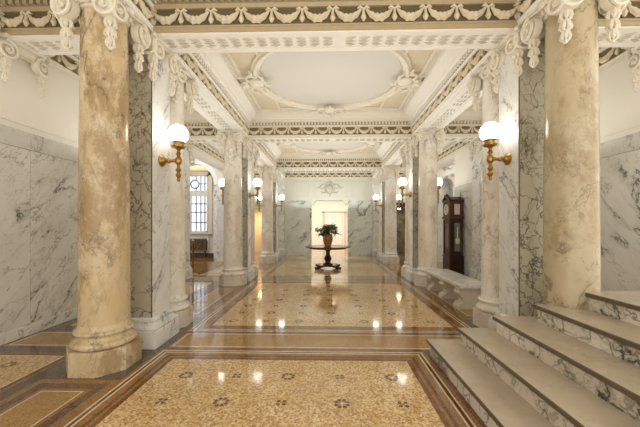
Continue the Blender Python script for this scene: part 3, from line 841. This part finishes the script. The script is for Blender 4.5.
for xa, xb in ((-2.2, dx0), (dx1, 2.2)):
    fslab(xa, xb, .14, 2.76, M['wall_far']); fslab(xa, xb, 0, .13, M['pier_side'], 'base_course', .05)
for xa, xb in ((-3.0, -2.85), (2.85, 3.25), (-XW, -3.98), (4.0, XW)): fslab(xa, xb, 0, 2.76, M['wall_far'])
for xa, xb in ((-1.85, -1.0), (1.15, 1.9)):    # plaster panel mouldings
    pm = MB()
    for (a, b2, c, d) in ((xa, xb, 2.95, 2.98), (xa, xb, 3.68, 3.71), (xa, xa + .03, 2.95, 3.71), (xb - .03, xb, 2.95, 3.71)): pm.box(a, b2, ZF - .02, ZF, c, d)
    pm.build('panel_moulding', M['farplaster'], wf)
pm = MB()
for (a, b2, c, d) in ((-.74, .94, 2.93, 2.96), (-.74, .94, 3.70, 3.73), (-.74, -.71, 2.93, 3.73), (.91, .94, 2.93, 3.73)): pm.box(a, b2, ZF - .025, ZF, c, d)
pm.build('panel_moulding', M['farplaster'], wf)
cartouche(wf, (.06, ZF - .03, 3.36), 0, 1.35, True, 'wall_cartouche', M['relief'])
for sx in (-1, 1):
    ent_face(wf, (sx * XP1, ZF), (sx * XW, ZF), (0, -1), M['frieze_mid'])
ent_face(wf, (-XP0, ZF), (XP0, ZF), (0, -1), M['frieze_mid'])
# door surround
pm = MB()
for xa in (dx0 - .05, dx1 - .03): pm.box(xa, xa + .08, ZF - .03, ZF + .02, 0, zc - cc)
pm.build('door_surround', M['wall_far'], wf)
# hall beyond
m = MB(); m.box(-2.2, 2.6, 19.8, 20.0, 0, 3.3); m.box(-2.4, -2.2, ZF + .4, 20, 0, 3.3); m.box(2.6, 2.8, ZF + .4, 20, 0, 3.3); struct(m.build('wall_back_hall', M['doorpaint']))
m = MB(); m.box(-2.4, 2.8, ZF + .4, 20, 3.1, 3.3); struct(m.build('ceiling_hall', M['doorpaint']))
# panelled door in hall
dd = struct(MB().box(-.20, 1.05, 19.72, 19.8, 0, 2.32, 0, None, .01).build('door_1', M['doorpaint']))
m = MB()
for (a, b2, c, d) in ((-.34, -.22, 0, 2.42), (1.07, 1.19, 0, 2.42), (-.40, 1.25, 2.34, 2.46)): m.box(a, b2, 19.68, 19.8, c, d, 0, None, .01)
m.build('door_casing', M['plasterwarm'], dd)
m = MB()
for (c, d) in ((.25, .95), (1.1, 2.15)):
    for (a, b2) in ((-.12, .36), (.48, .97)):
        for (p, q, r_, s_) in ((a, b2, c, c + .03), (a, b2, d - .03, d), (a, a + .03, c, d), (b2 - .03, b2, c, d)): m.box(p, q, 19.70, 19.73, r_, s_)
m.build('door_panel', M['plasterwarm'], dd)
m = MB(); m.ball((.44, 19.66, 1.0), .035); m.build('door_knob', M['brass'], dd)
t = empty('ceiling_lamp', (.25, 17.6, 3.1)); tag(t, 'round flush ceiling lamp in the bright hall beyond the far doorway', 'lamp')
m = MB(); m.lathe([(.17, -.03), (.17, 0)], 24); m.build('lamp_base', M['brass'], t)
m = MB(); m.ball((0, 0, -.04), .16, 16, 8, 0, None, (1, 1, .6)); m.build('lamp_shade', M['lampglow'], t)
# aisle end rooms
for k, (xa, xb, zz) in enumerate(ad):
    s = -1 if k == 0 else 1
    m = MB(); a, b2 = xa - .25, xb + .25
    y2 = 17.2
    if k == 0: a, b2 = -4.6, -2.41
    else: a, b2 = 2.81, 4.6
    m.box(a, b2, y2, y2 + .1, 0, 2.8); m.box(a - .08, a, ZF + .4, y2, 0, 2.8); m.box(b2, b2 + .0001 + .0, ZF + .4, y2, 0, 2.8); m.box(a, b2, ZF + .4, y2, 2.7, 2.8)
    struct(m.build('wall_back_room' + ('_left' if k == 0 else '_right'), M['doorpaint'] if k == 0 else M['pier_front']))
m = MB(); m.ball((0, 0, -.08), .11, 14, 8); lb = m.build('lamp_shade', M['doorglow'])
t = empty('pendant_lamp', (-3.5, 16.4, 2.6)); tag(t, 'warm glowing lamp inside the doorway at the end of the left aisle', 'lamp'); lb.parent = t
m = MB(); m.lathe([(.012, 0), (.012, .10)], 8); m.build('lamp_stem', M['brass'], t)
t = empty('pendant_lamp', (3.75, 16.0, 2.45)); tag(t, 'small glowing lamp inside the dark doorway at the end of the right aisle', 'lamp')
m = MB(); m.ball((0, 0, -.06), .08, 14, 8); m.build('lamp_shade', M['doorglow'], t)
m = MB(); m.lathe([(.012, 0), (.012, .25)], 8); m.build('lamp_stem', M['brass'], t)
# dark wooden door case at the right aisle end
m = MB(); m.box(3.13, 3.27, ZF - .08, ZF + .1, 0, 2.42); m.box(3.98, 4.12, ZF - .08, ZF + .1, 0, 2.42); m.box(3.1, 4.13, ZF - .10, ZF + .1, 2.42, 2.56); m.box(3.05, 4.14, ZF - .16, ZF, 2.56, 2.64)
struct(m.build('trim_20', M['woodred']))
m = MB(); m.box(-4.05, -3.98, ZF - .04, ZF + .1, 0, 2.40); m.box(-3.0, -2.93, ZF - .04, ZF + .1, 0, 2.40); m.box(-4.08, -2.9, ZF - .05, ZF + .1, 2.36, 2.48)
struct(m.build('trim_21', M['doorpaint']))

# pilasters against side walls (middle group) and far wall
def make_pilaster(hx, hy, name='wall_pilaster'):
    root = empty(name)
    m = MB(); m.box(-hx - .05, hx + .05, -hy - .05, hy, 0, .22, 0, None, .005); m.build('plinth', M['pier_side'], root)
    m = MB(); m.sweep([(0, .22), (.045, .22), (.05, .25), (.03, .29), (.02, .31), (.025, .33), (0, .36)], [((-hx, hy), (-1, 0)), ((-hx, -hy), (-1, -1)), ((hx, -hy), (1, -1)), ((hx, hy), (1, 0))]); m.build('base', M['pier_side'], root)
    m = MB(); m.box(-hx, hx, -hy, hy, .22, H - .14); m.build('shaft', M['pier_side'], root)
    m = MB(); m.box(-hx - .01, hx + .01, -hy - .01, hy, H - .15, H - .05); m.box(-hx - .04, hx + .04, -hy - .04, hy, H - .05, H - .004)
    n = 6
    for k in range(n): m.ball((-hx + (k + .5) * 2 * hx / n, -hy - .01, H - .1), .03, 6, 5)
    cap = m.build('capital', M['capital'], root)
    for s in (-1, 1):
        v = MB(); volute(v, (s * (hx - .01), -hy - .04, H - .175), (0, -1, 0), .105, .07, hand=s); v.build('volute', M['capital'], cap)
        v = MB(); tassel(v, (s * (hx - .01), -hy - .03, H - .275), .27, .045); v.build('leaf_drop', M['capital'], cap)
    return root
pp = make_pilaster(.205, .075)
pp.location = (XW - .075, GRP[2], 0); pp.rotation_euler.z = -PI / 2
pp.rotation_euler.z = -PI / 2
tag(pp, 'flat marble pilaster on the right wall in front of the tall clock', 'pilaster', 'wall pilasters')
q = copy_tree(pp); q.location = (-XW + .075, GRP[2], 0); q.rotation_euler.z = PI / 2; tag(q, 'flat marble pilaster on the left wall before the arched opening', 'pilaster', 'wall pilasters')
for s, l in ((-1, 'flat marble pilaster on the end wall left of the bright doorway'), (1, 'flat marble pilaster on the end wall right of the bright doorway')):
    q = copy_tree(pp); q.location = (s * 2.53, ZF - .075, 0); q.rotation_euler.z = 0; q.scale = (1.45, 1, 1); tag(q, l, 'pilaster', 'wall pilasters')
# bracket capitals (no shaft) where the nearest beam meets the aisle walls
def make_bracket():
    root = empty('bracket_capital')
    hx, hy = .205, .05
    m = MB(); m.box(-hx - .01, hx + .01, -.06, .05, H - .15, H - .05); m.box(-hx - .06, hx + .06, -.09, .05, H - .05, H - .004)
    for k in range(6): m.ball((-hx + (k + .5) * 2 * hx / 6, -.06, H - .1), .03, 6, 5)
    m.build('bracket_body', M['capital'], root)
    for s in (-1, 1):
        v = MB(); volute(v, (s * (hx + .03), -.07, H - .185), (s * .15, -1, 0), .115, .09, hand=s)
        v.tube([(s * (hx + .12), -.03, H - .1), (s * (hx + .16), -.03, H - .03), (s * (hx + .10), -.04, H + .05)], [.03, .04, .02], 6)
        v.build('volute', M['capital'], root)
        v = MB(); tassel(v, (s * (hx + .03), -.045, H - .29), .27, .045); v.build('leaf_drop', M['capital'], root)
    return root
bc = make_bracket(); bc.location = (-XW + .05, GRP[1], 0); bc.rotation_euler.z = PI / 2
tag(bc, 'scrolled plaster bracket high on the left wall, beside the left edge', 'bracket', 'wall bracket capitals')
q = copy_tree(bc); q.location = (XW - .05, GRP[1], 0); q.rotation_euler.z = -PI / 2; tag(q, 'scrolled plaster bracket high on the right wall above the stairs', 'bracket', 'wall bracket capitals')

# ------------------------------------------------------------------ globe wall lamps
def make_sconce():
    root = empty('globe_wall_lamp')     # origin on wall, lamp projects along +x
    rot = Matrix.Rotation(PI / 2, 4, 'Y')
    m = MB(); m.lathe([(.075, 0), (.078, .015), (.06, .03), (.045, .04), (.04, .055), (.02, .065)], 24, 0, rot); m.build('back_plate', M['brass'], root)
    m = MB()
    m.tube([(.05, 0, 0), (.12, 0, 0), (.20, 0, 0), (.22, 0, 0)], [.02, .026, .018, .02], 10)
    m.ball((.10, 0, 0), .034, 10, 6); m.ball((.17, 0, 0), .026, 10, 6)
    m.build('arm', M['brass'], root)
    m = MB()
    T = Matrix.Translation((.225, 0, 0))
    m.lathe([(.003, -.275), (.018, -.262), (.022, -.245), (.012, -.23), (.03, -.205), (.036, -.185), (.022, -.165), (.016, -.15), (.032, -.13), (.036, -.115), (.02, -.095), (.018, -.06), (.03, -.045), (.042, -.02), (.042, .02), (.03, .04), (.02, .055), (.026, .075), (.034, .09), (.022, .105), (.02, .13), (.035, .15), (.045, .16)], 16, 0, T)
    m.build('stem', M['brass'], root)
    m = MB()
    m.lathe([(.04, .155), (.078, .165), (.085, .175), (.085, .19), (.07, .195), (.066, .20), (.066, .225), (.078, .232), (.08, .245), (.06, .25)], 24, 0, T)
    for k in range(12): a = 2 * PI * k / 12; m.ball((.225 + .082 * math.cos(a), .082 * math.sin(a), .182), .011, 5, 4)
    m.build('globe_holder', M['brass'], root)
    m = MB(); m.ball((.225, 0, .345), .124, 32, 20); m.build('globe', M['globe'], root)
    return root
sp = make_sconce(); firsts = True
sl = {
 (1, -1, 0): 'lit white globe lamp on brass arm, nearest on the left, on the pier inner face',
 (1, 1, 0): 'lit white globe lamp on brass arm, nearest on the right, above the stairs',
 (2, -1, 0): 'lit globe lamp facing the hall on the left middle pier',
 (2, 1, 0): 'lit globe lamp facing the hall on the right middle pier beyond the bench',
 (3, -1, 0): 'lit globe lamp facing the hall on the farthest left pier, beside the end wall',
 (3, 1, 0): 'lit globe lamp facing the hall on the farthest right pier, beside the end wall',
 (1, -1, 1): 'lit globe lamp on the aisle side of the nearest left pier',
 (1, 1, 1): 'lit globe lamp on the aisle side of the nearest right pier',
 (2, -1, 1): 'lit globe lamp half hidden behind the left middle column, on the aisle side',
 (2, 1, 1): 'lit globe lamp half hidden behind the right middle column, near the tall clock',
 (3, -1, 1): 'lit globe lamp on the aisle side of the farthest left pier',
 (3, 1, 1): 'lit globe lamp on the aisle side of the farthest right pier'}
for g in (1, 2, 3):
    for sx in (-1, 1):
        for k in (0, 1):
            c = sp if firsts else copy_tree(sp); firsts = False
            X = XP0 if k == 0 else XP1
            c.location = (sx * X, GRP[g], 2.345)
            c.rotation_euler.z = (0 if sx < 0 else PI) if k == 0 else (PI if sx < 0 else 0)
            tag(c, sl[(g, sx, k)], 'wall lamp', 'globe wall lamps')

# ------------------------------------------------------------------ stairs
st = empty('staircase', (1.1, 1.8, 0)); tag(st, 'marble staircase rising to the right with veined risers and worn brown treads', 'staircase')
sx_ = [1.095, 1.41, 1.74, 2.08, 2.44]; sz_ = [3.55, 3.45, 3.33, 3.19, 3.06]; RI = .17
for i in range(5):
    x, z = sx_[i] - 1.1, sz_[i] - 1.8
    m = MB(); m.box(x + .03, 5.2 - 1.1, .3 - 1.8, z - .03, i * RI, (i + 1) * RI - .042); m.build('riser', M['riser'], st)
    m = MB(); b_ = .008
    x2 = 5.2 - 1.1; y2 = .3 - 1.8; z0, z1 = (i + 1) * RI - .042, (i + 1) * RI
    m.box(x, x2, y2, z, z0, z1, 0, None, .007)
    for f in range(len(m.f)):
        vs = [m.v[k] for k in m.f[f]]
        if all(abs(v[0] - x) < .01 for v in vs) or all(abs(v[1] - z) < .01 for v in vs): m.mi[f] = 1
    m.build('tread', [M['tread'], M['edge']], st)

# ------------------------------------------------------------------ bench
t = empty('marble_bench', (2.53, 6.27, 0)); tag(t, 'long white marble bench on three carved stone legs, right of the polished floor', 'bench')
m = MB(); m.box(-.27, .27, -.97, .97, .40, .465, 0, None, .012); m.box(-.235, .235, -.93, .93, .37, .40); m.build('seat', M['bench'], t)
for yy in (-.74, 0, .74):
    m = MB(); prof = [(.0, .25), (.03, .26), (.06, .25), (.09, .20), (.13, .165), (.18, .16), (.22, .19), (.27, .245), (.30, .25), (.33, .225), (.37, .24)]
    poly = [(-r_, z_) for z_, r_ in prof] + [(r_, z_) for z_, r_ in prof[::-1]]
    mt = Matrix.Translation((0, yy + .10, 0)) @ Matrix.Rotation(PI / 2, 4, 'X')
    m.prism(poly, 0, .20, 0, mt)
    for s in (-1, 1):
        for (px, pz, pr) in ((s * .19, .285, .045), (s * .19, .06, .05)): m.lathe([(pr, -.015), (pr, .215)], 14, 0, Matrix.Translation((px, yy + .10, pz)) @ Matrix.Rotation(PI / 2, 4, 'X'))
    m.build('leg', M['benchleg'], t)

# ------------------------------------------------------------------ tall clock (faces the hall: local +x is its front ... root turned)
t = empty('grandfather_clock', (XW - .235, 9.59, 0)); tag(t, 'dark mahogany grandfather clock with glazed sides standing against the right wall', 'clock')
def cb(m, d0, w, z0, z1, bev=.006): m.box(-d0, .22, -w / 2, w / 2, z0, z1, 0, None, bev)
m = MB(); cb(m, .235, .58, 0, .10); cb(m, .215, .54, .10, .52); cb(m, .23, .57, .52, .56); m.build('plinth_case', M['wood'], t)
m = MB(); m.box(-.19, .20, -.23, .23, .56, 1.70); m.build('trunk', M['wood'], t)
m = MB()
for yy in (-.23, .23):
    for xx in (-.195, .17): m.lathe([(.022, .58), (.028, .62), (.02, .66), (.02, 1.60), (.028, 1.64), (.022, 1.68)], 12, 0, Matrix.Translation((xx, yy, 0)))
m.build('corner_column', M['woodred'], t)
m = MB(); cb(m, .235, .56, 1.70, 1.78); m.build('waist_moulding', M['woodred'], t)
m = MB(); m.box(-.21, .20, -.25, .25, 1.78, 2.24); m.build('hood', M['woodred'], t)
m = MB(); cb(m, .235, .56, 2.24, 2.30)
for s in (-1, 1):
    m.tube([(-.20, s * .26, 2.31), (-.20, s * .18, 2.36), (-.20, s * .10, 2.44), (-.20, s * .05, 2.46)], [.035, .035, .03, .035], 8)
    m.ball((-.21, s * .055, 2.44), .045, 8, 6)
m.prism([(-.24, 2.3), (.24, 2.3), (.1, 2.40), (-.1, 2.40)], -.0, .38, 0, Matrix(((0, 0, 1, -.19), (1, 0, 0, 0), (0, 1, 0, 0), (0, 0, 0, 1))))
m.build('pediment', M['wood'], t)
m = MB(); m.lathe([(.03, 2.38), (.03, 2.42), (.045, 2.47), (.02, 2.51), (.008, 2.56)], 12, 0, Matrix.Translation((-.2, 0, 0))); m.build('finial', M['brass'], t)
m = MB(); m.box(-.196, -.189, -.12, .12, .78, 1.55); m.box(-.05, .12, -.236, -.229, .70, 1.58); m.build('side_glass', M['glass'], t)
m = MB(); m.box(-.06, .10, -.257, -.249, 1.84, 2.16); m.build('hood_glass', M['dial'], t)
m = MB(); m.lathe([(.17, 0), (.17, .01)], 28, 0, Matrix.Translation((-.21, 0, 2.0)) @ Matrix.Rotation(-PI / 2, 4, 'Y')); m.build('dial', M['dial'], t)
m = MB(); m.box(-.228, -.222, -.006, .006, 2.0, 2.12); m.box(-.228, -.222, 0, .085, 1.995, 2.006); m.build('clock_hand', M['wood'], t)
m = MB(); m.lathe([(.012, -.35), (.012, .0)], 8, 0, Matrix.Translation((.04, -.243, 1.45))); m.ball((.04, -.245, 1.02), .07, 12, 8, 0, None, (1, .15, 1.4)); m.build('pendulum', M['dial'], t)
# white plaque beyond the clock
t = tag(MB().box(XW - .03, XW - .001, 9.60, 10.02, 2.36, 2.62, 0, None, .004).build('wall_reflection', M['glint']), 'bright reflection made as a white panel on the right wall above the tall clock', 'reflection')  # solid white box drawn in place of a window reflection

# ------------------------------------------------------------------ round table with plant
TX, TY = -.04, 10.45
t = empty('pedestal_table', (TX, TY, 0)); tag(t, 'round dark wood pedestal table in the middle of the hall', 'table')
m = MB(); m.lathe([(.05, .735), (.72, .735), (.785, .745), (.79, .76), (.785, .775), (.74, .78), (.05, .78)], 56); m.build('tabletop', M['tablewood'], t)
m = MB(); m.lathe([(.66, .70), (.66, .735)], 48); m.build('apron', M['tablewood'], t)
m = MB(); m.lathe([(.17, .15), (.17, .18), (.10, .21), (.085, .25), (.12, .30), (.135, .36), (.11, .42), (.075, .48), (.07, .58), (.10, .64), (.16, .68), (.17, .70)], 24); m.build('pedestal', M['tablewood'], t)
m = MB(); poly = []
for k in range(48):
    a = 2 * PI * k / 48; r_ = .34 + .10 * math.cos(4 * a - PI); poly.append((r_ * math.cos(a), r_ * math.sin(a)))
m.prism(poly, .09, .15); m.build('foot_platform', M['tablewood'], t)
for k in range(4):
    a = PI / 4 + k * PI / 2; c, s = math.cos(a), math.sin(a)
    m = MB(); m.tube([(c * .28, s * .28, .10), (c * .40, s * .40, .10), (c * .50, s * .50, .05), (c * .58, s * .58, .05), (c * .60, s * .60, .10)], [.05, .06, .05, .045, .03], 10); m.build('foot', M['tablewood'], t)
t = empty('potted_plant', (TX, TY, .78)); tag(t, 'leafy green plant in an amber glazed pot on the round table', 'plant')
m = MB(); m.lathe([(.06, 0), (.10, 0), (.11, .02), (.13, .08), (.165, .20), (.172, .28), (.155, .36), (.14, .39), (.155, .41), (.145, .415), (.13, .40), (.13, .38)], 28); m.build('pot', M['pot'], t)
m = MB(); m.lathe([(.001, .385), (.132, .385)], 20, caps=False); m.build('soil', M['soil'], t)
m = MB(); ls = MB(); rnd = random.Random(3)
for k in range(60):
    a = rnd.uniform(0, 2 * PI); sp_ = rnd.uniform(.05, .42); h = rnd.uniform(.0, .34); h0 = .38
    tip = Vector((sp_ * math.cos(a), sp_ * math.sin(a), h0 + .10 + h - sp_ * .35))
    mid = Vector((sp_ * .4 * math.cos(a), sp_ * .4 * math.sin(a), h0 + .12 + h * .8))
    m.tube([(0.3 * sp_ * math.cos(a) * .3, .1 * sp_ * math.sin(a), h0), mid, tip], [.006, .005, .003], 4)
    for q in range(5):
        d = Vector((math.cos(a + rnd.uniform(-1.6, 1.6)), math.sin(a + rnd.uniform(-1.6, 1.6)), rnd.uniform(-.7, .35))).normalized()
        b0 = mid.lerp(tip, rnd.uniform(.2, 1.0)); L = rnd.uniform(.11, .19); w = L * .26; sd = d.cross(Vector((0, 0, 1))).normalized(); dn = Vector((0, 0, -.25 * L))
        ls.add([b0, b0 + d * L * .4 + sd * w, b0 + d * L * .45 + Vector((0, 0, .012)), b0 + d * L * .4 - sd * w, b0 + d * L + dn], [(0, 1, 2), (0, 2, 3), (1, 4, 2), (2, 4, 3)], 0, True)
m.build('stems', M['stem'], t); fo = ls.build('foliage', M['leaf'], t)

# ------------------------------------------------------------------ brass stanchion
t = empty('brass_stanchion', (-4.12, 8.98, 0)); tag(t, 'slim brass rope post standing by the left wall arch', 'post')
m = MB(); m.lathe([(.15, 0), (.15, .015), (.13, .03), (.05, .045), (.03, .07)], 28); m.build('base', M['brass'], t)
m = MB(); m.lathe([(.028, .06), (.028, .93), (.034, .94), (.034, .96), (.022, .97)], 14); m.build('pole', M['brassdark'], t)
m = MB(); m.ball((0, 0, 1.03), .048, 12, 8); m.tube([(.05 * math.cos(a), 0, .93 + .05 * math.sin(a)) for a in [2 * PI * k / 16 for k in range(16)]], .009, 5, closed=True); m.build('finial', M['brass'], t)

# ------------------------------------------------------------------ world, camera, view
w = bpy.data.worlds.new('hall_daylight'); scene.world = w; w.use_nodes = True
bg = w.node_tree.nodes['Background']; bg.inputs[0].default_value = (1.0, .92, .79, 1); bg.inputs[1].default_value = 1.45
def point(name, loc, e, col, r=.13):
    l = bpy.data.lights.new(name, 'POINT'); l.energy = e; l.color = col; l.shadow_soft_size = r
    o = bpy.data.objects.new(name, l); COL.objects.link(o); o.location = loc; return o
def area(name, loc, sx, sy, e, col, up=True):
    l = bpy.data.lights.new(name, 'AREA'); l.shape = 'RECTANGLE'; l.size = sx; l.size_y = sy; l.energy = e; l.color = col
    o = bpy.data.objects.new(name, l); COL.objects.link(o); o.location = loc
    if up: o.rotation_euler = (PI, 0, 0)
    return o
WARM, MID, COOL = (1, .92, .79), (1, .95, .86), (.97, 1, .97)
for i, (e, c_) in enumerate(((24, WARM), (38, MID), (42, MID), (34, COOL))):
    y0 = GRP[i] + PD if i else -.38; y1 = GRP[i + 1] - PD if i < 3 else ZF
    area('nave_fill', (0, (y0 + y1) / 2, 2.35), 3.4, (y1 - y0) * .75, e, c_)  # added fill without a fixture, lifts the dark bays
    for sx in (-1, 1): area('aisle_fill', (sx * 3.45, (y0 + y1) / 2, 2.6), .8, (y1 - y0) * .75, e * .36, c_)  # added aisle fill, no fixture either
area('hall_fill', (.1, 15.93, 3.05), 3, .45, 165, (.95, .98, 1), False).rotation_euler = (R(35), 0, 0)  # added fill for the hall, tucked behind the lintel, no fixture
area('room_fill', (-3.5, 16.4, 2.3), .6, .6, 22, (1, .74, .42), False)  # added fill for the end rooms, besides their pendant lamps
area('room_fill', (3.7, 16.4, 2.3), .5, .5, 5, (1, .8, .6), False)
area('wing_fill', (-6.8, 11.0, 5.0), 3, 3, 110, (.95, .97, 1), False)  # added fill in each wing, not a lamp of the place
area('wing_fill', (6.8, 11.3, 5.0), 3, 3, 70, (1, .97, .92), False)
area('recess_fill', (-6.1, 13.87, 4.6), 1.4, .2, 6, (1, .9, .75), False)  # added fill inside the arch recess, no fixture
cam = bpy.data.cameras.new('camera'); cam.lens = 300 / 640 * 36; cam.sensor_width = 36; cam.shift_y = 12 / 640
cam.clip_start = .05; cam.clip_end = 100
co = bpy.data.objects.new('camera', cam); COL.objects.link(co); co.location = (-.07, 0, 1.5); co.rotation_euler = (R(90), 0, R(1.34))
scene.camera = co
vs = scene.view_settings; vs.view_transform = 'Standard'; vs.look = 'None'; vs.exposure = 0.40; vs.gamma = 1.0; vs.use_curve_mapping = False
scene.cycles.max_bounces = 10; scene.cycles.diffuse_bounces = 6; scene.cycles.use_denoising = True
scene.cycles.sample_clamp_indirect = 6
